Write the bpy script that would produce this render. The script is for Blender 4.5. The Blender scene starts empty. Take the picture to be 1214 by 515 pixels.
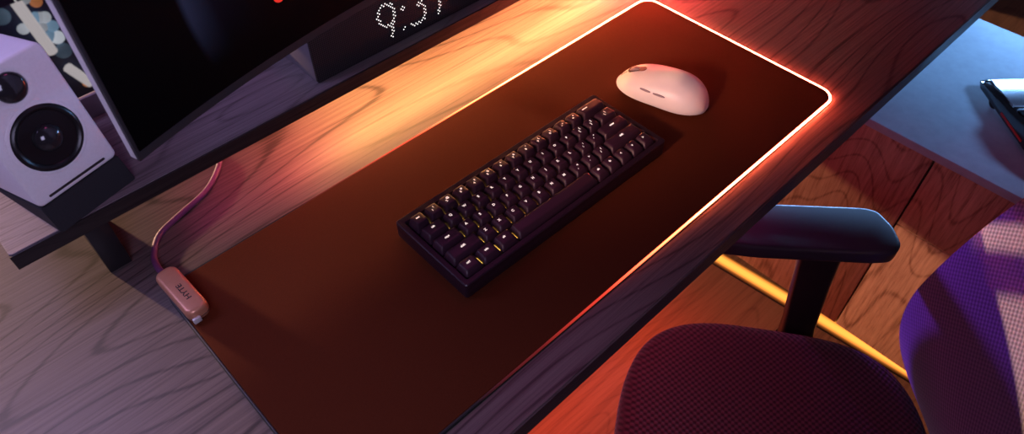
import bpy, bmesh, math, random
from mathutils import Vector, Matrix
random.seed(7)
S = bpy.context.scene
COL = S.collection
DESK = 0.74                      # desk top above the floor; the layout below is measured from the desk top

# ------------------------------------------------------------------ materials
def new_mat(name):
    m = bpy.data.materials.new(name); m.use_nodes = True
    nt = m.node_tree; b = nt.nodes['Principled BSDF']
    return m, nt, b
def N(nt, t, **kw):
    n = nt.nodes.new(t)
    for k, v in kw.items():
        if k.startswith('i_'): n.inputs[k[2:].replace('_', ' ')].default_value = v
        else: setattr(n, k, v)
    return n
def rgb(c): return (c[0], c[1], c[2], 1)
def plain(name, c, rough=.5, metal=0, spec=.5, var=.06, scale=60, bump=0.0, coat=0, sheen=0):
    m, nt, b = new_mat(name)
    tc = N(nt, 'ShaderNodeTexCoord'); no = N(nt, 'ShaderNodeTexNoise'); no.inputs['Scale'].default_value = scale
    no.inputs['Detail'].default_value = 4
    nt.links.new(tc.outputs['Object'], no.inputs['Vector'])
    r = N(nt, 'ShaderNodeValToRGB')
    r.color_ramp.elements[0].position = .3; r.color_ramp.elements[1].position = .7
    r.color_ramp.elements[0].color = rgb([x*(1-var) for x in c]); r.color_ramp.elements[1].color = rgb([min(1, x*(1+var)) for x in c])
    nt.links.new(no.outputs['Fac'], r.inputs['Fac']); nt.links.new(r.outputs['Color'], b.inputs['Base Color'])
    b.inputs['Roughness'].default_value = rough; b.inputs['Metallic'].default_value = metal
    b.inputs['Specular IOR Level'].default_value = spec
    if coat: b.inputs['Coat Weight'].default_value = coat; b.inputs['Coat Roughness'].default_value = .05
    if sheen: b.inputs['Sheen Weight'].default_value = sheen
    if bump:
        bp = N(nt, 'ShaderNodeBump'); bp.inputs['Strength'].default_value = bump; bp.inputs['Distance'].default_value = .0006
        nt.links.new(no.outputs['Fac'], bp.inputs['Height']); nt.links.new(bp.outputs['Normal'], b.inputs['Normal'])
    return m
def emit(name, c, s):
    m, nt, b = new_mat(name)
    b.inputs['Base Color'].default_value = rgb([x*.5 for x in c])
    b.inputs['Emission Color'].default_value = rgb(c); b.inputs['Emission Strength'].default_value = s
    return m
def wood(name, cols, axis='X', rough=.45, fine=260, coarse=7, bump=.25, stretch=.014, spec=.4, cathedral=.35, seed=0.):
    """long-grained wood: fine streaks, broad figure and a few dark pores"""
    m, nt, b = new_mat(name)
    tc = N(nt, 'ShaderNodeTexCoord'); mp = N(nt, 'ShaderNodeMapping')
    sc = {'X': (stretch, 1, 1), 'Z': (1, 1, stretch), 'Y': (1, stretch, 1)}[axis]
    mp.inputs['Scale'].default_value = sc; mp.inputs['Location'].default_value = (seed, seed*.7, 0)
    nt.links.new(tc.outputs['Object'], mp.inputs['Vector'])
    f = N(nt, 'ShaderNodeTexNoise'); f.inputs['Scale'].default_value = fine; f.inputs['Detail'].default_value = 9; f.inputs['Roughness'].default_value = .72
    nt.links.new(mp.outputs['Vector'], f.inputs['Vector'])
    # growth rings distorted by slow noise -> cathedral figure
    mp2 = N(nt, 'ShaderNodeMapping'); mp2.inputs['Scale'].default_value = {'X': (.22, 1, 1), 'Z': (1, 1, .22), 'Y': (1, .22, 1)}[axis]
    mp2.inputs['Location'].default_value = (seed*1.3, seed, 0)
    nt.links.new(tc.outputs['Object'], mp2.inputs['Vector'])
    w0 = N(nt, 'ShaderNodeTexNoise'); w0.inputs['Scale'].default_value = coarse; w0.inputs['Detail'].default_value = 2
    nt.links.new(mp2.outputs['Vector'], w0.inputs['Vector'])
    mul = N(nt, 'ShaderNodeMath', operation='MULTIPLY'); mul.inputs[1].default_value = 240
    nt.links.new(w0.outputs['Fac'], mul.inputs[0])
    fr = N(nt, 'ShaderNodeMath', operation='SINE'); nt.links.new(mul.outputs[0], fr.inputs[0])
    ab = N(nt, 'ShaderNodeMath', operation='MULTIPLY_ADD'); ab.inputs[1].default_value = .5*cathedral; ab.inputs[2].default_value = .5-.5*cathedral+.25*cathedral
    h = N(nt, 'ShaderNodeMath', operation='MULTIPLY_ADD'); h.inputs[1].default_value = .5; h.inputs[2].default_value = .5; nt.links.new(fr.outputs[0], h.inputs[0])
    pw = N(nt, 'ShaderNodeMath', operation='POWER'); pw.inputs[1].default_value = 20; nt.links.new(h.outputs[0], pw.inputs[0])
    ab.inputs[1].default_value = -cathedral; ab.inputs[2].default_value = .5+.2*cathedral
    nt.links.new(pw.outputs[0], ab.inputs[0])
    mx = N(nt, 'ShaderNodeMath', operation='MULTIPLY_ADD'); mx.inputs[1].default_value = .9
    nt.links.new(f.outputs['Fac'], mx.inputs[0])
    sb = N(nt, 'ShaderNodeMath', operation='SUBTRACT'); sb.inputs[1].default_value = .45
    nt.links.new(ab.outputs[0], sb.inputs[0]); nt.links.new(sb.outputs[0], mx.inputs[2])
    r = N(nt, 'ShaderNodeValToRGB'); e = r.color_ramp.elements
    e[0].position = .36; e[0].color = rgb(cols[0]); e[1].position = .64; e[1].color = rgb(cols[2])
    k = r.color_ramp.elements.new(.5); k.color = rgb(cols[1])
    nt.links.new(mx.outputs[0], r.inputs['Fac']); nt.links.new(r.outputs['Color'], b.inputs['Base Color'])
    b.inputs['Roughness'].default_value = rough; b.inputs['Specular IOR Level'].default_value = spec
    bp = N(nt, 'ShaderNodeBump'); bp.inputs['Strength'].default_value = bump; bp.inputs['Distance'].default_value = .0008
    nt.links.new(f.outputs['Fac'], bp.inputs['Height']); nt.links.new(bp.outputs['Normal'], b.inputs['Normal'])
    return m
def weave(name, c1, c2, pitch, rough=.85, bump=.8, sheen=.3, depth=.001, rot=0.):
    """small woven knots: product of two crossed waves"""
    m, nt, b = new_mat(name)
    tc = N(nt, 'ShaderNodeTexCoord'); mp = N(nt, 'ShaderNodeMapping'); k = 2*math.pi/pitch
    mp.inputs['Rotation'].default_value = (0, 0, rot)
    nt.links.new(tc.outputs['UV'], mp.inputs['Vector'])
    sx = N(nt, 'ShaderNodeSeparateXYZ'); nt.links.new(mp.outputs['Vector'], sx.inputs[0])
    row = N(nt, 'ShaderNodeMath', operation='MULTIPLY'); row.inputs[1].default_value = k*.5; nt.links.new(sx.outputs['Y'], row.inputs[0])
    sy = N(nt, 'ShaderNodeMath', operation='SINE'); nt.links.new(row.outputs[0], sy.inputs[0])
    cx = N(nt, 'ShaderNodeMath', operation='MULTIPLY'); cx.inputs[1].default_value = k*.5; nt.links.new(sx.outputs['X'], cx.inputs[0])
    s2 = N(nt, 'ShaderNodeMath', operation='SINE'); nt.links.new(cx.outputs[0], s2.inputs[0])
    pr = N(nt, 'ShaderNodeMath', operation='MULTIPLY'); nt.links.new(sy.outputs[0], pr.inputs[0]); nt.links.new(s2.outputs[0], pr.inputs[1])
    nrm = N(nt, 'ShaderNodeMath', operation='MULTIPLY_ADD'); nrm.inputs[1].default_value = .5; nrm.inputs[2].default_value = .5
    nt.links.new(pr.outputs[0], nrm.inputs[0])
    r = N(nt, 'ShaderNodeValToRGB'); r.color_ramp.elements[0].color = rgb(c1); r.color_ramp.elements[1].color = rgb(c2)
    r.color_ramp.elements[0].position = .25; r.color_ramp.elements[1].position = .75
    nt.links.new(nrm.outputs[0], r.inputs['Fac']); nt.links.new(r.outputs['Color'], b.inputs['Base Color'])
    b.inputs['Roughness'].default_value = rough; b.inputs['Sheen Weight'].default_value = sheen; b.inputs['Sheen Roughness'].default_value = .5
    b.inputs['Specular IOR Level'].default_value = .25
    bp = N(nt, 'ShaderNodeBump'); bp.inputs['Strength'].default_value = bump; bp.inputs['Distance'].default_value = depth
    nt.links.new(nrm.outputs[0], bp.inputs['Height']); nt.links.new(bp.outputs['Normal'], b.inputs['Normal'])
    return m
def led_x(name, stops, strength_stops, x0, x1):
    """LED diffuser whose lamps change colour along its length (object X)"""
    m, nt, b = new_mat(name)
    tc = N(nt, 'ShaderNodeTexCoord'); sx = N(nt, 'ShaderNodeSeparateXYZ'); nt.links.new(tc.outputs['Object'], sx.inputs[0])
    mr = N(nt, 'ShaderNodeMapRange'); mr.inputs['From Min'].default_value = x0; mr.inputs['From Max'].default_value = x1
    nt.links.new(sx.outputs['X'], mr.inputs['Value'])
    def ramp(st):
        r = N(nt, 'ShaderNodeValToRGB'); e = r.color_ramp.elements
        e[0].position = st[0][0]; e[0].color = rgb(st[0][1]); e[1].position = st[-1][0]; e[1].color = rgb(st[-1][1])
        for p_, c in st[1:-1]: e.new(p_).color = rgb(c)
        nt.links.new(mr.outputs['Result'], r.inputs['Fac']); return r
    top = max(v for _, v in strength_stops)
    rc = ramp(stops); rs = ramp([(p_, (v/top,)*3) for p_, v in strength_stops])
    mm = N(nt, 'ShaderNodeMath', operation='MULTIPLY'); mm.inputs[1].default_value = top
    nt.links.new(rs.outputs['Color'], mm.inputs[0])
    nt.links.new(rc.outputs['Color'], b.inputs['Emission Color']); nt.links.new(mm.outputs[0], b.inputs['Emission Strength'])
    b.inputs['Base Color'].default_value = (.03, .03, .03, 1); b.inputs['Roughness'].default_value = .4
    return m

# ------------------------------------------------------------------ mesh helpers
def link(name, me, m, parent=None, smooth=True):
    o = bpy.data.objects.new(name, me)
    if m is not None and not me.materials: me.materials.append(m)
    if smooth:
        for p_ in me.polygons: p_.use_smooth = True
        me.set_sharp_from_angle(angle=math.radians(38))
    COL.objects.link(o)
    if parent: o.parent = parent
    return o
def obj(name, bm, m, parent=None, smooth=True):
    bmesh.ops.recalc_face_normals(bm, faces=bm.faces)
    me = bpy.data.meshes.new(name); bm.to_mesh(me); bm.free()
    return link(name, me, m, parent, smooth)
def merge(bm, b2, M=None):
    if M is not None: bmesh.ops.transform(b2, matrix=M, verts=b2.verts)
    me = bpy.data.meshes.new('tmp'); b2.to_mesh(me); b2.free(); bm.from_mesh(me); bpy.data.meshes.remove(me)
def box(bm, x0, x1, y0, y1, z0, z1, r=0., seg=2, M=None):
    b = bmesh.new(); bmesh.ops.create_cube(b, size=1)
    bmesh.ops.transform(b, matrix=Matrix.Translation(((x0+x1)/2, (y0+y1)/2, (z0+z1)/2)) @ Matrix.Diagonal((x1-x0, y1-y0, z1-z0, 1)), verts=b.verts)
    if r: bmesh.ops.bevel(b, geom=b.edges[:], offset=r, segments=seg, affect='EDGES', profile=.5)
    merge(bm, b, M); return bm
def rrect(x0, x1, y0, y1, r, n=8):
    pts = []
    for cx, cy, a in ((x1-r, y1-r, 0), (x0+r, y1-r, 90), (x0+r, y0+r, 180), (x1-r, y0+r, 270)):
        for i in range(n+1):
            t = math.radians(a+90*i/n); pts.append((cx+r*math.cos(t), cy+r*math.sin(t)))
    return pts
def rings(bm, loops, cap0=True, cap1=True, closed=True):
    """skin a list of equally long point loops"""
    vs = [[bm.verts.new(p_) for p_ in lp] for lp in loops]
    n = len(vs[0])
    for a, b in zip(vs, vs[1:]):
        for i in range(n if closed else n-1):
            j = (i+1) % n; bm.faces.new((a[i], a[j], b[j], b[i]))
    if cap0: bm.faces.new(list(reversed(vs[0])))
    if cap1: bm.faces.new(vs[-1])
    return vs
def inset_loop(pts, d):
    cx = sum(p_[0] for p_ in pts)/len(pts); cy = sum(p_[1] for p_ in pts)/len(pts); n = len(pts); out = []
    for i in range(n):
        a = Vector(pts[i-1]); b = Vector(pts[i]); c = Vector(pts[(i+1) % n])
        t = (c-a); t = t.normalized() if t.length > 1e-9 else Vector((1, 0))
        nn = Vector((-t.y, t.x)); out.append(tuple(b+nn*d))
    return out
def slab(bm, pts, z0, z1, bev=.0, seg=3, M=None):
    """vertical prism over a CCW outline, both rims rounded"""
    b = bmesh.new(); loops = []
    if bev:
        # quarter circles: bottom rim grows outwards, top rim shrinks inwards
        loops = []
        for i in range(seg+1):
            t = math.pi/2*i/seg; q = inset_loop(pts, bev*(1-math.sin(t))); loops.append([(x, y, z0+bev*(1-math.cos(t))) for x, y in q])
        for i in range(seg+1):
            t = math.pi/2*i/seg; q = inset_loop(pts, bev*(1-math.cos(t))); loops.append([(x, y, z1-bev*(1-math.sin(t))) for x, y in q])
    else:
        loops = [[(x, y, z0) for x, y in pts], [(x, y, z1) for x, y in pts]]
    rings(b, loops); merge(bm, b, M); return bm
def tube(bm, pts, r, n=12, cap=True):
    pts = [Vector(p_) for p_ in pts]; loops = []
    up = Vector((0, 0, 1))
    for i, p_ in enumerate(pts):
        t = (pts[min(i+1, len(pts)-1)]-pts[max(i-1, 0)]).normalized()
        if abs(t.dot(up)) > .98: up = Vector((0, 1, 0))
        a = t.cross(up).normalized(); b = a.cross(t).normalized(); up = b
        rr = r[i] if isinstance(r, (list, tuple)) else r
        loops.append([tuple(p_+a*math.cos(2*math.pi*k/n)*rr+b*math.sin(2*math.pi*k/n)*rr) for k in range(n)])
    rings(bm, loops, cap, cap); return bm
def spline(pts, k=8):
    P = [Vector(p_) for p_ in pts]; P = [2*P[0]-P[1]]+P+[2*P[-1]-P[-2]]; out = []
    for i in range(1, len(P)-2):
        for j in range(k):
            t = j/k; a, b, c, d = P[i-1], P[i], P[i+1], P[i+2]
            out.append(.5*((2*b)+(c-a)*t+(2*a-5*b+4*c-d)*t*t+(3*b-a-3*c+d)*t**3))
    out.append(P[-2]); return out
def lathe(bm, prof, n=40, M=None, cap0=True, cap1=True):
    b = bmesh.new(); rings(b, [[(r*math.cos(2*math.pi*k/n), r*math.sin(2*math.pi*k/n), z) for k in range(n)] for r, z in prof], cap0, cap1)
    merge(bm, b, M); return bm
def text_bm(txt, size, M, ext=.00012, bold=0.):
    cu = bpy.data.curves.new('t', 'FONT'); cu.body = txt; cu.size = size; cu.align_x = 'CENTER'; cu.align_y = 'CENTER'
    cu.extrude = ext; cu.offset = bold; cu.resolution_u = 3
    o = bpy.data.objects.new('t', cu); COL.objects.link(o)
    dg = bpy.context.evaluated_depsgraph_get(); me = bpy.data.meshes.new_from_object(o.evaluated_get(dg))
    bpy.data.objects.remove(o); bpy.data.curves.remove(cu)
    b = bmesh.new(); b.from_mesh(me); bpy.data.meshes.remove(me)
    bmesh.ops.transform(b, matrix=M, verts=b.verts); return b
def tag(o, label, cat, group=None, kind=None):
    o['label'] = label; o['category'] = cat
    if group: o['group'] = group
    if kind: o['kind'] = kind
    return o
def thing(name, label, cat, loc, rotz=0., group=None):
    o = bpy.data.objects.new(name, None); o.empty_display_size = .02; COL.objects.link(o)
    o.location = (loc[0], loc[1], loc[2]+DESK); o.rotation_euler = (0, 0, rotz)
    return tag(o, label, cat, group)
def struct(name, bm, m, smooth=False):
    o = obj(name, bm, m, None, smooth); o['kind'] = 'structure'; o.location.z = DESK; return o
def RZ(a): return Matrix.Rotation(a, 4, 'Z')
def T(x, y, z): return Matrix.Translation((x, y, z))

# ------------------------------------------------------------------ palette
M_desk = wood('desk_oak', ((.038, .028, .028), (.103, .077, .074), (.146, .113, .107)), 'X', rough=.40, fine=300, coarse=3.2, cathedral=.17, spec=.45)
M_edge = wood('desk_edge_band', ((.035, .028, .028), (.07, .055, .052), (.10, .08, .075)), 'X', rough=.5, fine=300, cathedral=.1)
M_sedge = wood('shelf_edge_band', ((.010, .008, .008), (.022, .016, .016), (.034, .026, .025)), 'X', rough=.5, fine=300, cathedral=.1)
M_shelf = wood('shelf_oak', ((.09, .07, .075), (.18, .145, .155), (.24, .195, .205)), 'X', rough=.45, fine=380, coarse=4, cathedral=.10, seed=3.)
M_floor = wood('floor_oak', ((.16, .085, .055), (.24, .13, .08), (.29, .165, .105)), 'X', rough=.42, fine=120, coarse=3, cathedral=.09, seed=5.)
M_cab = wood('cabinet_walnut', ((.20, .09, .055), (.40, .21, .135), (.52, .29, .19)), 'Z', rough=.45, fine=150, coarse=3, cathedral=.12, seed=2., stretch=.06)
M_grey = plain('blue_grey_laminate', (.32, .37, .42), .75, spec=.12)
M_cloth = plain('mat_cloth', (.084, .0185, .0070), .8, spec=.06, var=.10, scale=900, bump=.25)
M_rub = plain('mat_rubber', (.008, .008, .008), .7)
M_black = plain('black_plastic', (.012, .012, .014), .38)
M_case = plain('keyboard_case', (.022, .010, .018), .36, spec=.5)
M_key = plain('keycap_plastic', (.036, .014, .026), .42, spec=.4, bump=.1, scale=1500)
M_white = plain('mouse_white', (.86, .83, .81), .38, var=.02)
M_wbtn = plain('mouse_button_grey', (.30, .24, .27), .4)
M_spk = plain('speaker_white', (.82, .79, .80), .45, var=.03, scale=400, bump=.05)
M_cone = plain('woofer_cone', (.010, .009, .010), .30, spec=.35)
M_cap = plain('woofer_cap', (.02, .02, .022), .12, spec=.7)
M_foam = plain('foam_wedge', (.011, .011, .014), .8, scale=500, bump=.5)
M_ctrl = plain('controller_case', (.62, .28, .16), .34, metal=.3)
M_ink = plain('dark_print', (.02, .015, .015), .5)
M_cable = plain('braided_cable', (.14, .04, .13), .5, scale=900, bump=.5)
M_mesh = weave('clock_mesh', (.006, .006, .006), (.05, .04, .045), .0024, rough=.6, bump=.6, sheen=0, depth=.0006)
M_clockside = plain('clock_side', (.13, .115, .13), .5)
M_silver = plain('monitor_silver', (.72, .70, .68), .35, metal=.2)
M_bez = plain('monitor_bezel', (.03, .028, .03), .4)
M_seat = weave('seat_fabric', (.022, .009, .013), (.085, .034, .048), .0044, bump=.8, depth=.0012, rot=.0)
M_back = weave('back_mesh', (.032, .018, .046), (.068, .042, .085), .0031, bump=.6, depth=.0007)
M_arm = plain('arm_pad', (.024, .024, .034), .42, bump=.1, scale=900)
M_post = plain('arm_post', (.015, .013, .015), .3)
M_gloss = plain('gloss_black', (.012, .013, .015), .10, spec=.8, coat=.8)
M_chrome = plain('chrome', (.55, .56, .58), .12, metal=1)
M_red = plain('red_plastic', (.55, .02, .02), .3)
M_wall = plain('wall_paint', (.20, .20, .22), .7)
M_navy = plain('navy_wall', (.05, .06, .10), .7)
M_bld = plain('building_wall', (.03, .05, .13), .6)
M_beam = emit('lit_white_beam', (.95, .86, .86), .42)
M_leg = emit('key_legend', (1, .80, .74), .85)
M_glow = led_x('key_backlight', [(0, (1, .62, .12)), (.33, (1, .45, .06)), (.55, (1, .18, .05)), (1, (1, .12, .06))], [(0, .7), (.2, 3.2), (.36, 3.2), (.55, 1.1), (1, .7)], -.14, .14)
M_dot = emit('clock_dots', (1, .95, .93), 1.5)

# ------------------------------------------------------------------ room shell
WY = .56                                                       # window plane behind the desk
bm = bmesh.new(); box(bm, -2.6, 2.3, -2.6, WY+.02, -.78, -.74); floor = struct('floor', bm, M_floor)
bm = bmesh.new()
box(bm, -2.6, -2.0, WY, WY+.1, -.74, 1.9); box(bm, 2.05, 2.3, WY, WY+.1, -.74, 1.9); box(bm, -2.0, 2.05, WY, WY+.1, 1.65, 1.9)
struct('wall_back', bm, M_wall)
bm = bmesh.new(); box(bm, 2.3, 2.4, -2.6, WY+.1, -.74, 1.9); struct('wall_right', bm, M_navy)
def glass():
    m, nt, b = new_mat('window_glass'); out = nt.nodes['Material Output']
    t = N(nt, 'ShaderNodeBsdfTransparent'); t.inputs[0].default_value = (.96, .97, .98, 1)
    g = N(nt, 'ShaderNodeBsdfGlossy'); g.inputs['Roughness'].default_value = .02
    f = N(nt, 'ShaderNodeFresnel'); f.inputs[0].default_value = 1.3
    x = N(nt, 'ShaderNodeMixShader'); nt.links.new(f.outputs[0], x.inputs[0]); nt.links.new(t.outputs[0], x.inputs[1]); nt.links.new(g.outputs[0], x.inputs[2])
    nt.links.new(x.outputs[0], out.inputs[0]); return m
bm = bmesh.new()
for x0, x1 in ((-2., -1.95), (2., 2.05), (-1.05, -1.0), (1.05, 1.1)): box(bm, x0, x1, WY, WY+.06, -.74, 1.65, .004)
box(bm, -1.95, 2., WY, WY+.06, 1.6, 1.65, .004); box(bm, -1.95, 2., WY, WY+.06, -.74, -.70, .004)
box(bm, .62, 1.05, WY+.018, WY+.022, .27, .3085)  # added rail: lower edge of the light patches on the chair
for x0, x1 in ((.62, .64), (.8145, .8235), (.8335, .90)): box(bm, x0, x1, WY+.018, WY+.022, .3085, 1.6)  # added bars that split the chair spot's beam into patches
win = struct('window_1', bm, M_black)
bm = bmesh.new(); box(bm, .62, 1.05, WY+.016, WY+.022, .05, .272); obj('light_block_panel', bm, M_navy, win, False)  # added panel, stops the chair spot's beam below the rail
for x0, x1 in ((.30, .44), (.485, .62)):
    bm = bmesh.new(); box(bm, x0, x1, WY+.016, WY+.022, .05, .20); obj('light_block_panel', bm, M_navy, win, False)  # added panels keep sun off the desk's right, one stripe left open
bm = bmesh.new(); box(bm, -1.95, 2., WY+.025, WY+.031, -.70, 1.6); pane = obj('pane', bm, glass(), win, False)

rb = thing('sun_block_blind', 'unseen dark blind added in the upper window to block the sun', 'blind', (0, .545, .165))  # added out of view to keep the sun off the speaker top
bm = bmesh.new(); box(bm, -1.94, .60, -.001, .001, .012, 1.43); obj('fabric', bm, M_navy, rb, False)
bm = bmesh.new(); tube(bm, [(-1.94, 0, .006), (.60, 0, .006)], .006, 10); obj('bottom_rail', bm, M_black, rb)
bm = bmesh.new(); tube(bm, [(-1.94, -.0, 1.455), (.60, -.0, 1.455)], .025, 16); obj('roller', bm, M_black, rb)
# the building across the street, seen out of focus below window level
bld = thing('building', 'dark blurred building with small lights seen through the window', 'building', (0, 4., -6.))
bm = bmesh.new(); box(bm, -3.5, 3.5, .12, 1.5, 0, 5.3); obj('facade', bm, M_bld, bld, False)
bm = bmesh.new(); box(bm, -3.5, 3.5, 0, .12, 0, .3)
for k in range(4): box(bm, -3.5, 3.5, .02, .12, .9+k*1.15, 1.0+k*1.15)
obj('floor_slab', bm, M_bld, bld, False)
def beam(a, b, w):
    a = Vector(a); b = Vector(b); bm = bmesh.new(); tube(bm, [a, b], w, 8); return obj('brace', bm, M_beam, bld)
CAMC = Vector((-0.40485398, -0.37956239, 0.6008262))
CR = Matrix(((0.7220056, -0.69188361, 0.00223343), (0.52099736, 0.54579802, 0.65625168), (0.45526879, 0.47265378, -0.75453876)))
beam((.03, .05, 4.78), (.109, .05, 3.985), .032); beam((.140, .05, 3.86), (.214, .05, 3.699), .030)
CW_, CB_, CO_ = (.75, .80, .88), (.25, .42, .60), (.80, .28, .10)
for x, z, c, s, r in ((.008, 4.376, CW_, .45, .034), (.173, 4.265, CO_, .30, .034), (.128, 4.181, CB_, .45, .036), (.172, 4.163, CW_, .35, .036), (.150, 4.172, CW_, .30, .034), (.186, 4.097, CB_, .40, .036),
                      (.135, 4.115, CW_, .22, .034), (.180, 4.022, CW_, .50, .042), (.150, 4.044, CB_, .35, .036), (.126, 4.304, CW_, .18, .034), (.045, 4.145, CW_, .35, .034), (.206, 3.672, CO_, .45, .030), (.10, 4.09, CW_, .25, .03),
                      (-.023, 4.257, CB_, .10, .05), (.173, 3.931, CB_, .08, .05)):
    bm = bmesh.new(); lathe(bm, [(r*math.cos(a), r*.6*math.sin(a)) for a in [math.pi/2*i/6*.99 for i in range(7)]], 20, T(x, .115, z) @ Matrix.Rotation(math.pi/2, 4, 'X')); obj('lit_window', bm, emit('lit_window', c, s), bld)

# ------------------------------------------------------------------ desk
desk = thing('desk', 'long oak desk carrying the lit mat, keyboard and mouse', 'desk', (0, 0, -DESK))
FY = -.1835
bm = bmesh.new(); box(bm, -1.1, 1.2, FY+.0015, .503, DESK-.027, DESK, .0008, 1); obj('desktop', bm, M_desk, desk, False)
bm = bmesh.new(); box(bm, -1.1, 1.2, FY, FY+.0015, DESK-.027, DESK-.0004); e = obj('edge_band', bm, M_edge, desk, False)
bm = bmesh.new(); box(bm, -.95, 1.05, .44, .455, DESK-.245, DESK-.027, .001); obj('modesty_panel', bm, M_edge, desk)
for x in (-1.0, 1.12):
    for y in (-.05, .40):
        bm = bmesh.new(); box(bm, x-.025, x+.025, y-.025, y+.025, 0, DESK-.027, .003); obj('leg', bm, M_black, desk)

# ------------------------------------------------------------------ monitor shelf
shelf = thing('monitor_shelf', 'long raised wooden shelf with dark edge behind the lit mat', 'shelf', (0, 0, 0))
SX0, SX1, SY0, SY1, SZ0, SZ1 = -.450, .80, .2224, .3625, .063, .0805
bm = bmesh.new(); slab(bm, rrect(SX0, SX1, SY0+.002, SY1, .004, 3), SZ0, SZ1, .0006, 2); obj('board', bm, M_shelf, shelf, False)
bm = bmesh.new(); slab(bm, rrect(SX0-.0006, SX1+.0006, SY0, SY0+.0022, .0009, 3), SZ0-.0003, SZ1-.0008); obj('edge_band', bm, M_sedge, shelf, False)
for x0, x1 in ((-.390, -.367), (.74, .763)):
    bm = bmesh.new(); box(bm, x0, x1, SY0+.001, .32, 0, SZ0, .001); obj('leg', bm, M_post, shelf)

lip = thing('backboard', 'plain narrow strip standing along the rear edge of the shelf', 'board', (0, .358, SZ1))  # added to keep low sun off the shelf, cut short before the mouse
bm = bmesh.new(); slab(bm, rrect(SX0+.02, .08, -.003, .003, .001, 3), .0001, .026, .0008, 2); obj('strip', bm, plain('strip_paint', (.24, .19, .22), .5), lip)
# LED bar under the shelf
bar = thing('light_bar', 'thin warm light bar fixed beneath the raised shelf', 'light', (0, .262, .048))
bm = bmesh.new(); box(bm, -.30, .70, -.008, .008, .006, .0145, .002); obj('housing', bm, M_black, bar)
M_bar = led_x('bar_diffuser', [(0, (.75, .06, .30)), (.13, (1, .10, .12)), (.24, (1, .44, .14)), (.46, (1, .37, .12)), (.62, (1, .27, .09)), (.74, (1, .09, .05)), (1, (1, .05, .06))],
              [(0, 4), (.11, 12), (.21, 76), (.48, 98), (.60, 150), (.75, 340), (1, 420)], -.30, .70)  # strong red right end lengthened to redden the desk beside the mat
bm = bmesh.new(); box(bm, -.295, .695, -.006, .006, .001, .006, .001); obj('diffuser', bm, M_bar, bar)

# ------------------------------------------------------------------ desk mat
mat_o = thing('desk_mat', 'large dark cloth desk mat with a glowing orange rim', 'desk mat', (0, 0, 0))
MX0, MX1, MY0, MY1, MR = -.363, .3957, -.1431, .1679, .022
bm = bmesh.new(); slab(bm, rrect(MX0, MX1, MY0, MY1, MR, 10), 0, .0016); obj('base', bm, M_rub, mat_o, False)
bm = bmesh.new(); slab(bm, rrect(MX0+.0028, MX1-.0028, MY0+.0028, MY1-.0028, MR-.0025, 10), .0016, .0042, .0008, 2); obj('surface', bm, M_cloth, mat_o, False)
M_rim = led_x('rim_led', [(0, (1, .04, .02)), (.40, (1, .06, .03)), (.55, (1, .14, .05)), (.75, (1, .13, .055)), (1, (1, .10, .045))],
              [(0, 0), (.19, .0), (.30, .15), (.42, 1.0), (.58, 9.), (.78, 75), (1, 190)], -.363, .3957)
path = rrect(MX0+.0016, MX1-.0016, MY0+.0016, MY1-.0016, MR-.0016, 10)
full = []
for i, a in enumerate(path):                                   # extra points along the straights
    b = path[(i+1) % len(path)]; d = math.dist(a, b); k = max(1, int(d/.02))
    full += [(a[0]+(b[0]-a[0])*j/k, a[1]+(b[1]-a[1])*j/k) for j in range(k)]
bm = bmesh.new(); loops = []
n = len(full)
for i in range(n):
    a = Vector(full[i-1]); c = Vector(full[(i+1) % n]); t = (c-a).normalized(); nn = Vector((t.y, -t.x)); q = Vector(full[i])
    loops.append([(q.x+nn.x*math.cos(u)*.0013, q.y+nn.y*math.cos(u)*.0013, .0030+math.sin(u)*.0012) for u in [2*math.pi*j/10 for j in range(10)]])
rings(bm, loops+[loops[0]], False, False); bmesh.ops.remove_doubles(bm, verts=bm.verts, dist=1e-6)
obj('light_rim', bm, M_rim, mat_o)

# lighting controller on the mat's corner and its cable
ctl = thing('light_controller', 'small rounded bronze controller box on the back left corner of mat', 'controller', (-.3505, .1395, .0042), math.radians(2))
def pill(x0, x1, y0, y1): return rrect(x0, x1, y0, y1, .0085, 8)
bm = bmesh.new(); slab(bm, pill(-.0112, .0112, -.0345, .0345), 0, .0165, .0042, 5); obj('case', bm, M_ctrl, ctl)
bm = bmesh.new(); slab(bm, pill(-.0114, .0114, -.0347, .0347), .0050, .0056); obj('seam', bm, M_ink, ctl)
bm = text_bm('HYTE', .0075, T(.001, -.006, .0166) @ RZ(math.pi/2) @ Matrix.Diagonal((1.25, 1, 1, 1)), bold=.0001); obj('logo', bm, M_ink, ctl, False)
bm = bmesh.new(); box(bm, -.0095, -.0015, -.0370, -.0340, .002, .009, .0008); obj('port', bm, M_silver, ctl)
cab = []
bm = bmesh.new()
pts = spline([(-.222, .300, .0034), (-.241, .276, .0034), (-.266, .257, .0034), (-.300, .246, .0034), (-.331, .234, .0034), (-.348, .212, .0036), (-.3530, .190, .0080), (-.3520, .1735, .0110)], 8)
tube(bm, pts, .0033, 14)
o = obj('cable', bm, M_cable); o.location.z = DESK; tag(o, 'thick purple braided cable curving from under shelf to controller', 'cable')

# ------------------------------------------------------------------ keyboard
kb = thing('keyboard', 'compact black backlit keyboard lying on the dark mat', 'keyboard', (0, 0, .0042), -.0125)
U = .01905
bm = bmesh.new(); slab(bm, rrect(-.1510, .1510, -.0555, .0575, .0035, 5), .001, .0165, .0014, 3)
obj('case_bottom', bm, M_case, kb)
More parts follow.
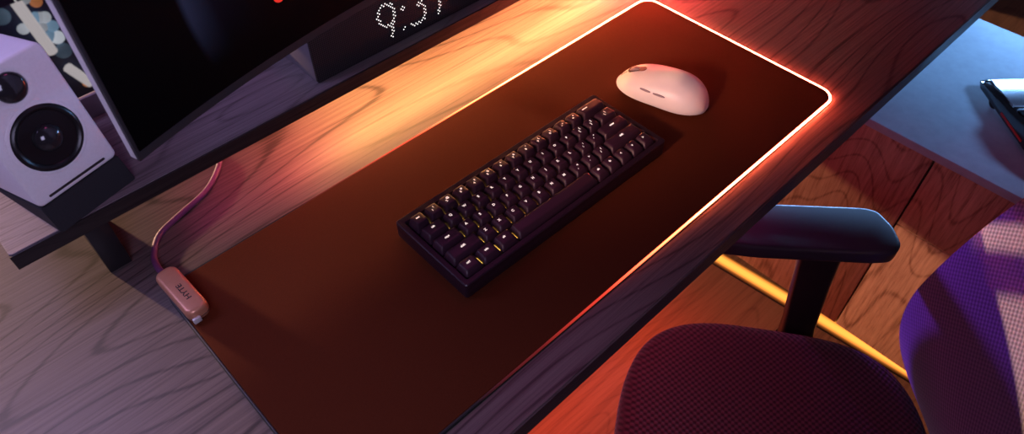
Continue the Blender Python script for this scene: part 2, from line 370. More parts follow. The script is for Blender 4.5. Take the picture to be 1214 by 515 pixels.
# raised bezel: outer wall and inner well
bm = bmesh.new()
o_ = rrect(-.1510, .1510, -.0555, .0575, .0035, 5); i_ = rrect(-.1445, .1445, -.0492, .0495, .002, 5)
rings(bm, [[(x, y, .0150) for x, y in o_], [(x, y, .0212) for x, y in o_], [(x, y, .0222) for x, y in inset_loop(o_, .001)],
           [(x, y, .0222) for x, y in inset_loop(i_, -.0006)], [(x, y, .0216) for x, y in i_], [(x, y, .0150) for x, y in i_]], False, False)
obj('bezel', bm, M_case, kb)
bm = bmesh.new(); box(bm, -.1445, .1445, -.0492, .0495, .0150, .0164); obj('plate', bm, M_black, kb, False)
for y in (-.045, .047):
    for x in (-.13, .13):
        bm = bmesh.new(); box(bm, x-.008, x+.008, y-.004, y+.004, 0, .0015, .0005); obj('rubber_foot', bm, M_rub, kb)
rows = [
 [('esc', 1), ('1 !', 1), ('2 @', 1), ('3 #', 1), ('4 $', 1), ('5 %', 1), ('6 ^', 1), ('7 &', 1), ('8 *', 1), ('9 (', 1), ('0 )', 1), ('- _', 1), ('= +', 1), ('<--', 2)],
 [('tab', 1.5)]+[(c, 1) for c in 'QWERTYUIOP']+[('[ {', 1), ('] }', 1), ('\\ |', 1.5)],
 [('caps', 1.75)]+[(c, 1) for c in 'ASDFGHJKL']+[('; :', 1), ("' \"", 1), ('enter', 2.25)],
 [('shift', 2.25)]+[(c, 1) for c in 'ZXCVBNM']+[(', <', 1), ('. >', 1), ('/ ?', 1), ('shift', 2.75)],
 [('ctrl', 1.25), ('win', 1.25), ('alt', 1.25), ('', 6.25), ('alt', 1), ('fn', 1), ('<', 1), ('v', 1), ('>', 1)]]
topz = [.0305, .0288, .0276, .0266, .0258]; tilt = [-7, -3, 1, 4, 6]
leds = bmesh.new()
for r_, row in enumerate(rows):
    x = 0.
    for leg, w in row:
        cx = (x+w/2-7.5)*U; cy = (2.5-(r_+.5))*U; x += w
        hw = w*U/2-.0006; hh = U/2-.0006; zt = topz[r_]; tl = math.radians(tilt[r_])
        k = bmesh.new(); loops = []
        for f, z, ins in ((0, .0182, 0), (.0, .0196, 0), (.55, None, 0), (1, None, 0), (1, None, .0009), (1, None, .0024)):
            dx = .0026*f+ins; dyf = .0032*f+ins; dyb = .0016*f+ins
            lp = rrect(-hw+dx, hw-dx, -hh+dyf, hh-dyb, .0022 if f < 1 else .0016, 3)
            pts_ = []
            for px, py in lp:
                if z is not None: zz = z
                else:
                    zz = .0196+(zt-.0196)*{.55: .55, 1: 1}[f]+(py-.0008)*math.tan(tl)*(f)
                    if f == 1: zz += {0: -.0009, .0009: -.0002, .0024: 0}[ins]
                pts_.append((px, py, zz))
            loops.append(pts_)
        rings(k, loops); o = obj('keycap', k, M_key, kb); o.location = (cx, cy, 0)
        if leg:
            parts = leg.split(' ')
            Mt = T(0, 0, zt+.00015) @ Matrix.Rotation(tl, 4, 'X')
            b = bmesh.new()
            if len(leg) >= 2 and len(parts) == 1:
                if leg == '<--': box(b, -.0125, -.0045, .0012, .0024, 0, .0002)
                else: merge(b, text_bm(leg, .0033, T(-.0008, .0016, 0), bold=.00012))
            elif len(parts) == 2:
                merge(b, text_bm(parts[0], .0038, T(-.0022, -.0012, 0), bold=.00012)); merge(b, text_bm(parts[1], .0036, T(.0010, .0024, 0), bold=.00012))
            else: merge(b, text_bm(leg, .0040, T(-.0016, .0016, 0), bold=.00012))
            b.transform(Mt); lg = obj('legend', b, M_leg, o, False)
        box(leds, cx+w*U/2-.00042, cx+w*U/2+.00042, cy-.0045, cy+.0045, .0164, .0188)
obj('backlight', leds, M_glow, kb, False)

# ------------------------------------------------------------------ mouse
ms = thing('computer_mouse', 'white egg shaped wireless mouse on the dark mat', 'mouse', (.2305, .010, .0042), math.radians(17))
L = .060
def mouse_sec(t):
    """half width, height at t in -1 (rear) .. 1 (front)"""
    e = max(0, 1-abs(t)**2.6)**.5
    return .0318*e*(1-.05*t-.05*math.cos(t*3.0)), .0385*(max(0, 1-abs(t)**2.9)**.5)*(1-.16*t-.12*t*t)
bm = bmesh.new(); loops = []; NS = 40; NC = 36
for i in range(NS+1):
    t = math.sin(math.pi/2*(-1+2*i/NS)); t = max(-.9995, min(.9995, t)); w, h = mouse_sec(t); lp = []
    for j in range(NC):
        a = 2*math.pi*j/NC; ca, sa = math.cos(a), math.sin(a)
        if sa >= 0: X = w*math.copysign(abs(ca)**.85, ca); Z = .0075+max(.0, h-.0075)*abs(sa)**.9
        else: X = w*math.copysign(abs(ca)**.6, ca)*(1-.16*abs(sa)); Z = .0075-.0068*abs(sa)**.8*min(1, h/.012)
        lp.append((X, L*t, Z))
    loops.append(lp)
rings(bm, loops); obj('shell', bm, M_white, ms)
def mtop(y, x=0.):
    w, h = mouse_sec(y/L); c = min(1, abs(x)/max(w, 1e-5)); ca = c**(1/.85); return .0075+(h-.0075)*max(0, 1-ca*ca)**.45
bm = bmesh.new(); y0 = .036; slab(bm, rrect(-.0046, .0046, -.0125, .0125, .0044, 6), -.006, .0004, M=T(0, y0, mtop(y0)) @ Matrix.Rotation(-.42, 4, 'X')); obj('wheel_slot', bm, M_ink, ms)
bm = bmesh.new(); lathe(bm, [(.0078, -.0032), (.0095, -.0026), (.0098, 0), (.0095, .0026), (.0078, .0032)], 28, T(0, y0, mtop(y0)-.0074) @ Matrix.Rotation(math.pi/2, 4, 'Y')); obj('scroll_wheel', bm, M_wbtn, ms)
for ya, yb in ((.007, .021), (-.012, .0035)):
    bm = bmesh.new(); lps = []
    for i in range(9):
        y = ya+(yb-ya)*i/8; w, h = mouse_sec(y/L); e = .0010*math.sin(math.pi*i/8)**.3+.0001 if 0 < i < 8 else .0002
        zc = .0235; sa = ((zc-.0075)/(h-.0075))**(1/.9); xc = -w*(max(0, 1-sa*sa)**.5)**.85
        lps.append([(xc-.0009+.0010*math.cos(2*math.pi*k/10)+.0006*math.sin(2*math.pi*k/10)*0+e*math.sin(2*math.pi*k/10)*.55, y, zc+e*math.sin(2*math.pi*k/10)) for k in range(10)])
    rings(bm, lps); obj('side_button', bm, M_wbtn, ms)
bm = bmesh.new(); lps = []                                    # the split between the two main buttons
pts = [(0, .0485+.008*i/6, mtop(.0485+.008*i/6)+.0001) for i in range(7)]
tube(bm, pts, .00035, 6); obj('button_seam', bm, M_ink, ms)

# ------------------------------------------------------------------ loudspeaker on its foam wedge
k = .819
W, H, D = .102*k, .152*k, .125*k
SYAW, SPIT = .2431, .2308
spb = Vector((-.3669, .2387, .1072))
Mtilt = Matrix.Rotation(-SPIT, 4, 'X')
sp = thing('loudspeaker', 'small white two way loudspeaker tilted up at left end of shelf', 'speaker', spb, SYAW)
bm = bmesh.new()
b = bmesh.new(); slab(b, rrect(-W/2, W/2, 0, H, .006, 5), 0, D, .003, 3)
merge(bm, b, Mtilt @ Matrix(((1, 0, 0, 0), (0, 0, 1, 0), (0, 1, 0, 0), (0, 0, 0, 1)))); obj('cabinet', bm, M_spk, sp)
def face(cx, cz, dep=0): return Mtilt @ T(cx, -dep, cz) @ Matrix.Rotation(math.pi/2, 4, 'X')     # local z comes out of the front
R_w = .0375*k; R_t = .0165*k
bm = bmesh.new(); lathe(bm, [(R_w*1.10, 0), (R_w*1.10, .0006), (R_w*1.04, .0014), (R_w, .0012), (R_w, 0)], 56, face(0, .0623*k), False, False); obj('woofer_ring', bm, M_spk, sp)
bm = bmesh.new(); lathe(bm, [(R_w*1.01, .0002), (R_w*.97, .0018), (R_w*.90, .0026), (R_w*.83, .0016), (R_w*.80, .0004)], 56, face(0, .0623*k), False, False); wf = obj('woofer_surround', bm, M_cone, sp)
bm = bmesh.new(); lathe(bm, [(R_w*.80, .0005), (R_w*.6, .00035), (R_w*.40, .0003)], 56, face(0, .0623*k), False, False); obj('woofer_cone', bm, M_cone, sp)
bm = bmesh.new(); lathe(bm, [(R_w*.42*math.cos(a), .0003+R_w*.30*math.sin(a)) for a in [math.pi/2*i/9*.99 for i in range(10)]], 48, face(0, .0623*k), False, True); obj('dust_cap', bm, M_cap, sp)
bm = bmesh.new(); lathe(bm, [(R_t*1.5, 0), (R_t*1.5, .0004), (R_t*1.42, .0006), (R_t*1.05, .0005), (R_t*1.0, 0)], 48, face(0, .1258*k), False, False); obj('tweeter_ring', bm, M_spk, sp)
bm = bmesh.new(); lathe(bm, [(R_t*1.0*math.cos(a), .0004+R_t*.45*math.sin(a)) for a in [math.pi/2*i/9*.99 for i in range(10)]], 40, face(0, .1258*k), False, True); obj('tweeter_dome', bm, M_cap, sp)
bm = bmesh.new(); slab(bm, rrect(-.036*k, .036*k, -.0012, .0012, .001, 3), -.002, .0003, M=face(0, .0066*k)); obj('bass_port', bm, M_ink, sp)
wd = thing('speaker_stand', 'black foam wedge stand beneath the white loudspeaker', 'stand', (spb[0], spb[1], SZ1), SYAW)
zb = spb[2]-SZ1-.0004
dz = (D*.94)*math.sin(SPIT); dyy = D*.94*math.cos(SPIT)
bm = bmesh.new(); hw = W/2-.0005
P8 = [(-hw, -.011, 0), (hw, -.011, 0), (hw, .086, 0), (-hw, .086, 0), (-hw, .001, zb-.0008), (hw, .001, zb-.0008), (hw, .086, zb-.0008-.085*math.tan(SPIT)), (-hw, .086, zb-.0008-.085*math.tan(SPIT))]
V = [bm.verts.new(p_) for p_ in P8]
for f in ((0, 1, 2, 3), (4, 5, 6, 7), (0, 1, 5, 4), (1, 2, 6, 5), (2, 3, 7, 6), (3, 0, 4, 7)): bm.faces.new([V[i] for i in f])
bmesh.ops.recalc_face_normals(bm, faces=bm.faces); bmesh.ops.bevel(bm, geom=bm.edges[:], offset=.0007, segments=2, affect='EDGES')
obj('foam_block', bm, M_foam, wd)

# ------------------------------------------------------------------ pixel clock under the monitor
ck = thing('pixel_clock', 'black mesh fronted clock on the shelf showing 9:37 in white dots', 'clock', (.0115, .2378, SZ1), 0)
CW, CH, CD = .247, .074, .078
bm = bmesh.new(); b = bmesh.new(); slab(b, rrect(-CW/2, CW/2, 0, CH, .004, 5), 0, CD, .0012, 2); merge(bm, b, T(0, .0016, 0) @ Matrix(((1, 0, 0, 0), (0, 0, 1, 0), (0, 1, 0, 0), (0, 0, 0, 1)))); obj('housing', bm, M_clockside, ck)
bm = bmesh.new(); b = bmesh.new(); slab(b, rrect(-CW/2+.0004, CW/2-.0004, .0004, CH-.0004, .0038, 5), 0, .003); merge(bm, b, Matrix(((1, 0, 0, 0), (0, 0, 1, 0), (0, 1, 0, 0), (0, 0, 0, 1))))
uvl = bm.loops.layers.uv.new('UVMap')
for f in bm.faces:
    for l in f.loops: l[uvl].uv = ((l.vert.co.x+l.vert.co.z)*1., (l.vert.co.z-l.vert.co.x)*1.)
obj('front_mesh', bm, M_mesh, ck, False)
def near(p_, segs, w):
    for a, b in segs:
        ax, ay = a; bx, by = b; dx, dy = bx-ax, by-ay; L2 = dx*dx+dy*dy
        t = 0 if L2 == 0 else max(0, min(1, ((p_[0]-ax)*dx+(p_[1]-ay)*dy)/L2))
        if math.hypot(p_[0]-ax-dx*t, p_[1]-ay-dy*t) < w: return True
    return False
def arc(cx, cy, rx, ry, a0, a1, n=16):
    q = [(cx+rx*math.cos(math.radians(a0+(a1-a0)*i/n)), cy+ry*math.sin(math.radians(a0+(a1-a0)*i/n))) for i in range(n+1)]
    return list(zip(q, q[1:]))
def digit(x0, z0, w, h, segs, wide=.0022):
    bm = bmesh.new(); sg = [((x0+a[0]*w, z0+a[1]*h), (x0+b[0]*w, z0+b[1]*h)) for a, b in segs]; p = .0046
    for i in range(-40, 50):
        for j in range(0, 60):
            x = i*p/2*1.0; z = j*p/2
            if (i+j) % 2: continue
            if near((x, z), sg, wide):
                lp = [(x+.00078*math.cos(2*math.pi*q/8), -.0003, z+.00078*math.sin(2*math.pi*q/8)) for q in range(8)]
                rings(bm, [[(a, .0005, c) for a, _, c in lp], lp])
    return obj('digit', bm, M_dot, ck, False)
# digit frames in clock-local coordinates
zb0 = .0930-SZ1
digit(-.0330, zb0, .0245, .045, arc(.48, .67, .46, .31, 0, 360, 24)+[((.94, .67), (.92, .55)), ((.92, .55), (.62, .0))])
for q in (.05, .64): digit(.0021, zb0, .001, .045, [((0, q), (0, q))], .0026).name = 'colon_dot'
digit(.0120, zb0, .0245, .045, arc(.42, .26, .5, .28, -140, 90)+arc(.42, .77, .45, .23, -90, 150))
digit(.0435, zb0, .0245, .045, [((0, .98), (1, .98)), ((1, .98), (.55, .45)), ((.55, .45), (.45, 0))])

# ------------------------------------------------------------------ curved monitor
mon = thing('monitor', 'large curved monitor with a nearly black screen above the shelf', 'monitor', (.030, .425, 0), 0)
ox, oy = .030, .425
MXc, MRad, MYc = .09, 1.40, .2235-.0            # front surface: circle of radius MRad, deepest at MXc
MH, MZ0, MHW = .36, .160, .4145
def mfront(x): return MYc+(math.sqrt(MRad**2-(x-MXc)**2)-MRad)
xs = [MXc-MHW+2*MHW*i/48 for i in range(49)]
def tiltpt(x, y, z): return (x-ox, y-oy+(z-MZ0)*.018, z)
def shellbm(d0, d1, z0, z1, xa, xb, n=48, r=.0):
    bm = bmesh.new(); xx = [xa+(xb-xa)*i/n for i in range(n+1)]; loops = []
    for x in xx:
        y = mfront(x); nx = -(x-MXc)/MRad; ny = -math.sqrt(1-nx*nx)   # outwards towards the viewer
        f = lambda d, z: tiltpt(x-nx*d, y-ny*d, z)
        loops.append([f(d0, z0), f(d0, z1), f(d1, z1), f(d1, z0)])
    rings(bm, loops); return bm
xa, xb = MXc-MHW, MXc+MHW
obj('rear_shell', shellbm(.0035, .0105, MZ0+.0012, MZ0+MH-.0012, xa-.0004, xb+.0004), M_silver, mon, False)
obj('bezel', shellbm(.0, .0045, MZ0, MZ0+MH, xa, xb), M_bez, mon, False)
def screen_mat():
    m, nt, b = new_mat('screen_picture')
    tc = N(nt, 'ShaderNodeTexCoord'); sx = N(nt, 'ShaderNodeSeparateXYZ'); nt.links.new(tc.outputs['Object'], sx.inputs[0])
    def dist(cx, cz, sxx=1.):
        v = N(nt, 'ShaderNodeVectorMath', operation='DISTANCE'); cb = N(nt, 'ShaderNodeCombineXYZ')
        nt.links.new(sx.outputs['X'], cb.inputs[0]); nt.links.new(sx.outputs['Z'], cb.inputs[2]); nt.links.new(cb.outputs[0], v.inputs[0]); v.inputs[1].default_value = (cx, 0, cz); return v
    d = dist(.062-ox, .27); r = N(nt, 'ShaderNodeValToRGB'); e = r.color_ramp.elements
    mr = N(nt, 'ShaderNodeMapRange'); mr.inputs['From Min'].default_value = .0; mr.inputs['From Max'].default_value = .4; nt.links.new(d.outputs['Value'], mr.inputs['Value'])
    nt.links.new(mr.outputs['Result'], r.inputs['Fac'])
    e[0].position = .56; e[0].color = (.0, .0, .0, 1); e[1].position = .757; e[1].color = (0, 0, 0, 1)
    e.new(.68).color = (.0012, .0016, .005, 1); e.new(.742).color = (.012, .014, .036, 1)
    fz = N(nt, 'ShaderNodeMapRange', interpolation_type='SMOOTHSTEP'); fz.inputs['From Min'].default_value = .19; fz.inputs['From Max'].default_value = .265; nt.links.new(sx.outputs['Z'], fz.inputs['Value'])
    rz = N(nt, 'ShaderNodeMix', data_type='RGBA'); nt.links.new(fz.outputs['Result'], rz.inputs['Factor']); rz.inputs['A'].default_value = (0, 0, 0, 1); nt.links.new(r.outputs['Color'], rz.inputs['B'])
    d2 = dist(-.144-ox, .2225); lt = N(nt, 'ShaderNodeMath', operation='LESS_THAN'); lt.inputs[1].default_value = .007; nt.links.new(d2.outputs['Value'], lt.inputs[0])
    mx = N(nt, 'ShaderNodeMix', data_type='RGBA'); nt.links.new(lt.outputs[0], mx.inputs['Factor']); nt.links.new(rz.outputs['Result'], mx.inputs['A']); mx.inputs['B'].default_value = (.75, .03, .02, 1)
    nt.links.new(mx.outputs['Result'], b.inputs['Emission Color']); b.inputs['Emission Strength'].default_value = 1
    b.inputs['Base Color'].default_value = (.0015, .0015, .002, 1); b.inputs['Roughness'].default_value = .35; b.inputs['Specular IOR Level'].default_value = .08
    return m
obj('screen', shellbm(-.0006, .002, MZ0+.009, MZ0+MH-.006, xa+.003, xb-.003), screen_mat(), mon, False)
bm = bmesh.new(); tube(bm, [(0, 0, .008), (0, 0, .42)], .022, 20); obj('pole', bm, M_black, mon)
bm = bmesh.new(); slab(bm, rrect(-.05, .05, -.045, .06, .01, 5), 0, .010, .002, 2); obj('clamp_base', bm, M_black, mon)
bm = bmesh.new(); tube(bm, [(0, 0, .35), (.03, -.09, .35), (MXc-ox, MYc+.05-oy, .34)], .014, 14); obj('arm', bm, M_black, mon)
bm = bmesh.new(); box(bm, MXc-ox-.05, MXc-ox+.05, MYc+.018-oy, MYc+.050-oy, .29, .39, .004); obj('mount_plate', bm, M_black, mon)

# ------------------------------------------------------------------ wooden cabinet with its grey top
cbt = thing('cabinet', 'low wooden drawer cabinet with blue-grey top beside the desk', 'cabinet', (.66, 0, -.74))
b0 = .74
bm = bmesh.new(); box(bm, .018, .40, -1.0, .34, .045, b0-.216, .002); obj('body', bm, M_ink, cbt)
bm = bmesh.new(); box(bm, -.008, .409, -1.01, .35, b0-.2155, b0-.2, .0015); obj('top', bm, M_grey, cbt)
def front(y0, y1, z0, z1, nm):
    bm = bmesh.new(); box(bm, 0, .0178, y0, y1, z0, z1, .0012); return obj(nm, bm, M_cab, cbt)
front(-.2432, .34, .047, b0-.2175, 'door'); front(-1.0, -.2462, b0-.3735, b0-.2175, 'drawer'); front(-1.0, -.2462, .047, b0-.3765, 'door')
for x in (.06, .36):
    for y in (-.9, .28):
        bm = bmesh.new(); box(bm, x-.02, x+.02, y-.02, y+.02, 0, .045, .002); obj('foot', bm, M_black, cbt)
strip = thing('light_strip', 'glowing orange light strip on the floor along the wooden cabinet', 'light', (.662, 0, -.74), math.radians(5))
bm = bmesh.new(); box(bm, -.021, .021, -.55, .35, 0, .003, .0008); obj('channel', bm, M_post, strip)
bm = bmesh.new(); box(bm, -.019, .019, -.545, .345, .003, .006, .001); 
def soft_strip():  # bright core, dim edges: glow on the floor put into the emission
    m, nt, b = new_mat('strip_led_halo'); tc = N(nt, 'ShaderNodeTexCoord'); sx = N(nt, 'ShaderNodeSeparateXYZ'); nt.links.new(tc.outputs['Object'], sx.inputs[0])
    a = N(nt, 'ShaderNodeMath', operation='ABSOLUTE'); nt.links.new(sx.outputs['X'], a.inputs[0])
    r = N(nt, 'ShaderNodeMapRange', interpolation_type='SMOOTHSTEP'); r.inputs['From Min'].default_value = .003; r.inputs['From Max'].default_value = .019
    r.inputs['To Min'].default_value = 2.1; r.inputs['To Max'].default_value = .06; nt.links.new(a.outputs[0], r.inputs['Value'])
    b.inputs['Base Color'].default_value = (.12, .05, .02, 1); b.inputs['Emission Color'].default_value = (1, .31, .045, 1); nt.links.new(r.outputs['Result'], b.inputs['Emission Strength']); return m
obj('diffuser', bm, soft_strip(), strip)

# glossy model car on the cabinet
car = thing('model_car', 'glossy black angular model car with red accents on the grey cabinet top', 'toy car', (.812, -.324, -.2), math.radians(47.8))
bm = bmesh.new()
prof = [(-.115, .012, .034), (-.095, .010, .044), (-.03, .010, .046), (.0, .010, .036), (.05, .010, .033), (.098, .010, .026), (.112, .012, .017)]
lps = []
for x, zl, zh in prof:
    hw = .0425 if abs(x) < .1 else .038
    lps.append([(x, -hw, zl), (x, hw, zl), (x, hw*1.0, zl+(zh-zl)*.62), (x, hw*.86, zh), (x, -hw*.86, zh), (x, -hw*1.0, zl+(zh-zl)*.62)])
rings(bm, lps); obj('body', bm, M_gloss, car)
bm = bmesh.new()
rings(bm, [[(-.088, -.033, .043), (.008, -.033, .035), (.008, .033, .035), (-.088, .033, .043)], [(-.066, -.026, .063), (-.022, -.026, .063), (-.022, .026, .063), (-.066, .026, .063)]])
obj('cabin', bm, M_gloss, car)
for s in (-1, 1):
    bm = bmesh.new(); tube(bm, [(.010, s*.0335, .0365), (-.020, s*.0275, .0635), (-.066, s*.0275, .0640), (-.09, s*.034, .0445)], .0026, 8); obj('roof_rail', bm, M_chrome, car)
    bm = bmesh.new(); box(bm, -.040, .028, s*.0430-.001, s*.0430+.001, .014, .0175, .0005); obj('red_sill', bm, M_red, car)
    for x in (-.072, .060):
        bm = bmesh.new(); lathe(bm, [(.006, -.004), (.0105, -.004), (.0120, -.002), (.0120, .002), (.0105, .004), (.006, .004)], 28, T(x, s*.0350, .0122) @ Matrix.Rotation(math.pi/2, 4, 'X')); wh = obj('wheel', bm, M_rub, car)
bm = bmesh.new(); rings(bm, [[(.020, -.030, .0355), (.020, .0375, .0345), (.100, .0340, .0268), (.100, -.034, .0268)], [(.024, -.028, .0372), (.024, .0355, .0362), (.098, .0325, .0284), (.098, -.032, .0284)]])
obj('hood', bm, plain('silver_panel', (.62, .68, .74), .22, metal=.85), car)

# ------------------------------------------------------------------ office chair
CY = math.radians(35.8); u0, v0 = -.167, -.33
cxw = u0*math.cos(CY)-v0*math.sin(CY); cyw = u0*math.sin(CY)+v0*math.cos(CY)
ch = thing('office_chair', 'purple lit mesh office chair turned beside the desk', 'chair', (cxw, cyw, -.74), CY)
def supe(a, b, n, z, cnt=72, f=None):
    out = []
    for i in range(cnt):
        t = 2*math.pi*i/cnt; c, s = math.cos(t), math.sin(t)
        out.append((a*math.copysign(abs(c)**(2/n), c), b*math.copysign(abs(s)**(2/n), s), z))
    return out
sz = .74-.28
bm = bmesh.new(); lps = []
for sc, z in ((.80, -.060), (.93, -.058), (.985, -.045), (1., -.028), (.995, -.016), (.975, -.007), (.94, -.0015), (.88, .001), (.75, .0005), (.55, -.002), (.3, -.004), (.08, -.005)):
    lps.append([(x, y, sz+z-(.012*max(0, y/.2)**3 if z > -.05 else 0)) for x, y, _ in supe(.24*sc, .20*sc, 3.6, 0)])
rings(bm, lps)
uvl = bm.loops.layers.uv.new('UVMap')
for f in bm.faces:
    for l in f.loops:
        c = l.vert.co; l[uvl].uv = (c.x+(c.z-sz)*.7, c.y+(c.z-sz)*.7)
obj('seat', bm, M_seat, ch)
bm = bmesh.new(); slab(bm, [(x, y) for x, y, _ in supe(.21, .17, 3.2, 0)], sz-.085, sz-.058, .006, 3); obj('seat_pan', bm, M_black, ch)
# back rest: rows from the bottom, each row a thin curved cross-section
prof = [(-.33, -.575, .125), (-.305, -.540, .155), (-.26, -.492, .182), (-.2, -.462, .199), (-.14, -.452, .206), (-.08, -.458, .209), (0, -.476, .211), (.08, -.502, .212), (.18, -.530, .212), (.28, -.555, .208), (.34, -.570, .190), (.365, -.577, .155)]
def interp(prof, k=5):
    P = spline(prof, k); return [(p_[0], p_[1], p_[2]) for p_ in P]
bm = bmesh.new(); lps = []
NB = 32
for z, v, hw in interp(prof):
    y = v-v0; front_, back_ = [], []
    for i in range(NB+1):
        s = -1+2*i/NB; ss = math.sin(s*math.pi/2); x = hw*ss
        dep = .030*(1-ss*ss); ed = .016*(1-abs(ss)**6)
        front_.append((x, y-dep+ed*.5-.006, .74+z)); back_.append((x, y-dep-ed-.010, .74+z))
    lps.append(front_+back_[::-1])
rings(bm, lps)
uvl = bm.loops.layers.uv.new('UVMap')
for f in bm.faces:
    for l in f.loops: l[uvl].uv = (l.vert.co.x, l.vert.co.z)
obj('backrest', bm, M_back, ch)
bm = bmesh.new(); tube(bm, spline([(0, -.05, sz-.10), (0, -.2, sz-.11), (0, -.285, sz-.03), (0, -.262, sz+.15), (0, -.27, sz+.3)], 6), .022, 14); obj('back_support', bm, M_black, ch)
for s in (1, -1):
    # pad outline in chair coordinates (right hand side), splayed a little
    pts = [(.223, .060), (.2395, -.080), (.2455, -.104), (.262, -.114), (.290, -.108), (.314, -.092), (.3175, -.075), (.300, .060), (.293, .140), (.278, .165), (.236, .165), (.220, .140)]
    pts = pts[::1] if s == 1 else [(-x, y) for x, y in pts][::-1]
    sm = []
    nP = len(pts)
    for i in range(nP):                                        # round the corners
        a, b, c = Vector(pts[i-1]), Vector(pts[i]), Vector(pts[(i+1) % nP]); d = min(.008, (b-a).length*.4, (c-b).length*.4)
        p0 = b+(a-b).normalized()*d; p1 = b+(c-b).normalized()*d
        for t in (0, .33, .66, 1): q = p0*(1-t)**2+b*2*t*(1-t)+p1*t*t; sm.append((q.x, q.y))
    bm = bmesh.new(); slab(bm, sm, .74-.124, .74-.100, .006, 4); obj('arm_pad', bm, M_arm, ch)
    bm = bmesh.new(); lps = []
    for z, x, y, hx, hy in ((-.122, .262, -.025, .013, .026), (-.20, .266, -.035, .012, .024), (-.31, .272, -.050, .012, .023), (-.345, .265, -.053, .016, .024)):
        lps.append([(s*x+px, y+py, .74+z) for px, py in rrect(-hx, hx, -hy, hy, .006, 4)])
    rings(bm, lps); obj('arm_post', bm, M_post, ch)
    bm = bmesh.new(); box(bm, min(s*.15, s*.282), max(s*.15, s*.282), -.079, -.027, sz-.088, sz-.064, .006, 3); obj('arm_bracket', bm, M_post, ch)
bm = bmesh.new(); lathe(bm, [(.03, .11), (.03, .20), (.022, .205), (.022, sz-.09)], 24); obj('gas_lift', bm, M_black, ch)
bm = bmesh.new(); box(bm, -.10, .10, -.11, .09, sz-.115, sz-.084, .008); obj('tilt_housing', bm, M_black, ch)
for i in range(5):
    a = math.radians(72*i+18); d = Vector((math.cos(a), math.sin(a), 0))
    bm = bmesh.new(); tube(bm, [d*.0+Vector((0, 0, .115)), d*.15+Vector((0, 0, .105)), d*.29+Vector((0, 0, .078))], [.03, .024, .016], 12); obj('base_leg', bm, M_black, ch)
    bm = bmesh.new(); lathe(bm, [(.006, -.020), (.026, -.020), (.029, -.014), (.029, .014), (.026, .020), (.006, .020)], 24, T(d.x*.29, d.y*.29, .029) @ RZ(a+1.2) @ Matrix.Rotation(math.pi/2, 4, 'X')); obj('caster', bm, M_rub, ch)

# ------------------------------------------------------------------ light
def lamp(kind, name, loc, target, energy, color, size=None, sy=None):
    l = bpy.data.lights.new(name, kind); l.energy = energy; l.color = color
    if kind == 'AREA':
        l.shape = 'RECTANGLE'; l.size = size; l.size_y = sy or size
    o = bpy.data.objects.new(name, l); COL.objects.link(o); o.location = (loc[0], loc[1], loc[2]+DESK)
    d = Vector(target)-Vector(loc); o.rotation_euler = d.to_track_quat('-Z', 'Y').to_euler(); return o
sun = lamp('SUN', 'low_sun', (0, 3, 1), (.25, 2, .82), 5.0, (1, .57, .34)); sun.data.angle = math.radians(2.2)
lamp('AREA', 'window_daylight_left', (-.62, .49, .54), (-.38, .27, .2), 2.9, (.54, .46, 1.), .35, .35)
lamp('AREA', 'blue_low_fill', (1.80, .12, -.075), (.75, -.30, -.22), 45, (.23, .50, 1.), 1.0, .09)  # added blue fill inside the room, low beside the desk
sp4 = lamp('SPOT', 'blue_cabinet_fill', (1.2, -.90, .55), (.90, -.27, -.2), 40, (.24, .50, 1)); sp4.data.spot_size = math.radians(36); sp4.data.spot_blend = .7; sp4.data.shadow_soft_size = .12  # added spot that turns the cabinet top blue, no real source
lamp('AREA', 'lavender_speaker_fill', (-.56, -.32, .44), (-.34, .24, .14), 1.55, (.66, .60, 1), .25, .25)  # added fill near the camera, brightens speaker front and shelf
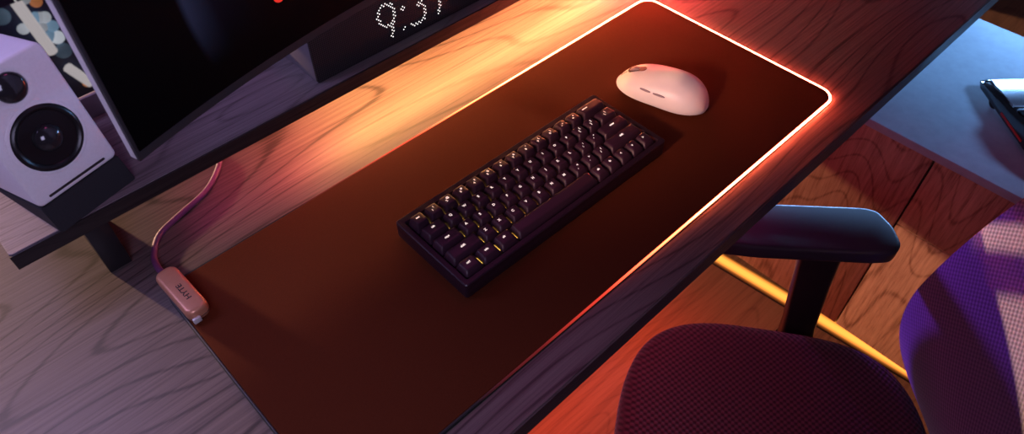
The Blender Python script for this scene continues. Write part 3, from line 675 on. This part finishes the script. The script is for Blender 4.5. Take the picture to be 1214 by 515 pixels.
sp3 = lamp('SPOT', 'violet_chair_fill', (.54, .41, -.215), (.29, -.42, .0), 44, (.27, .05, 1)); sp3.data.spot_size = math.radians(40); sp3.data.spot_blend = .5; sp3.data.shadow_soft_size = .03  # added spot that gives the chair back its violet
sp2 = lamp('SPOT', 'warm_mouse_fill', (-.95, -.12, .55), (.25, .005, .015), 58, (1, .50, .36)); sp2.data.spot_size = math.radians(15); sp2.data.spot_blend = 1.; sp2.data.shadow_soft_size = .05  # invented spot that brightens the mouse and the mat around it
lamp('AREA', 'magenta_top_fill', (.30, .25, 1.35), (.2, -.1, 0), 1.2, (1, .12, .5), .3, .3)  # added from above to tint keyboard and mouse magenta
lamp('AREA', 'under_desk_led', (.05, .05, -.60), (.05, -.05, -.74), 1.1, (1, .06, .02), .9, .1)
lamp('AREA', 'under_desk_strip', (.0, -.05, -.05), (.0, -.25, -.4), 1.0, (1, .06, .16), .8, .03)
sp_ = lamp('SPOT', 'chair_patch_spot', (1.55, 1.9, .75), (.262, -.405, .0), 2300, (1, .64, .34)); sp_.data.spot_size = math.radians(6.2); sp_.data.spot_blend = .1; sp_.data.shadow_soft_size = .004  # added outside the window to throw bright patches on the chair back
w = bpy.data.worlds.new('dusk'); S.world = w; w.use_nodes = True
bg = w.node_tree.nodes['Background']; bg.inputs[0].default_value = (.60, .17, .50, 1); bg.inputs[1].default_value = .03

# ------------------------------------------------------------------ camera
cam = bpy.data.cameras.new('camera'); co = bpy.data.objects.new('camera', cam); COL.objects.link(co)
Mx = Matrix.Identity(4)
for i in range(3): Mx[i][0] = CR[0][i]; Mx[i][1] = CR[1][i]; Mx[i][2] = -CR[2][i]
Mx.translation = CAMC+Vector((0, 0, DESK)); co.matrix_world = Mx
cam.sensor_width = 36; cam.lens = 868.10158/1214*36; cam.clip_start = .01
cam.dof.use_dof = True; cam.dof.focus_distance = .86; cam.dof.aperture_fstop = 8.
S.camera = co
S.view_settings.view_transform = 'Standard'; S.view_settings.look = 'None'; S.view_settings.exposure = 0; S.view_settings.gamma = 1
S.view_settings.use_curve_mapping = False
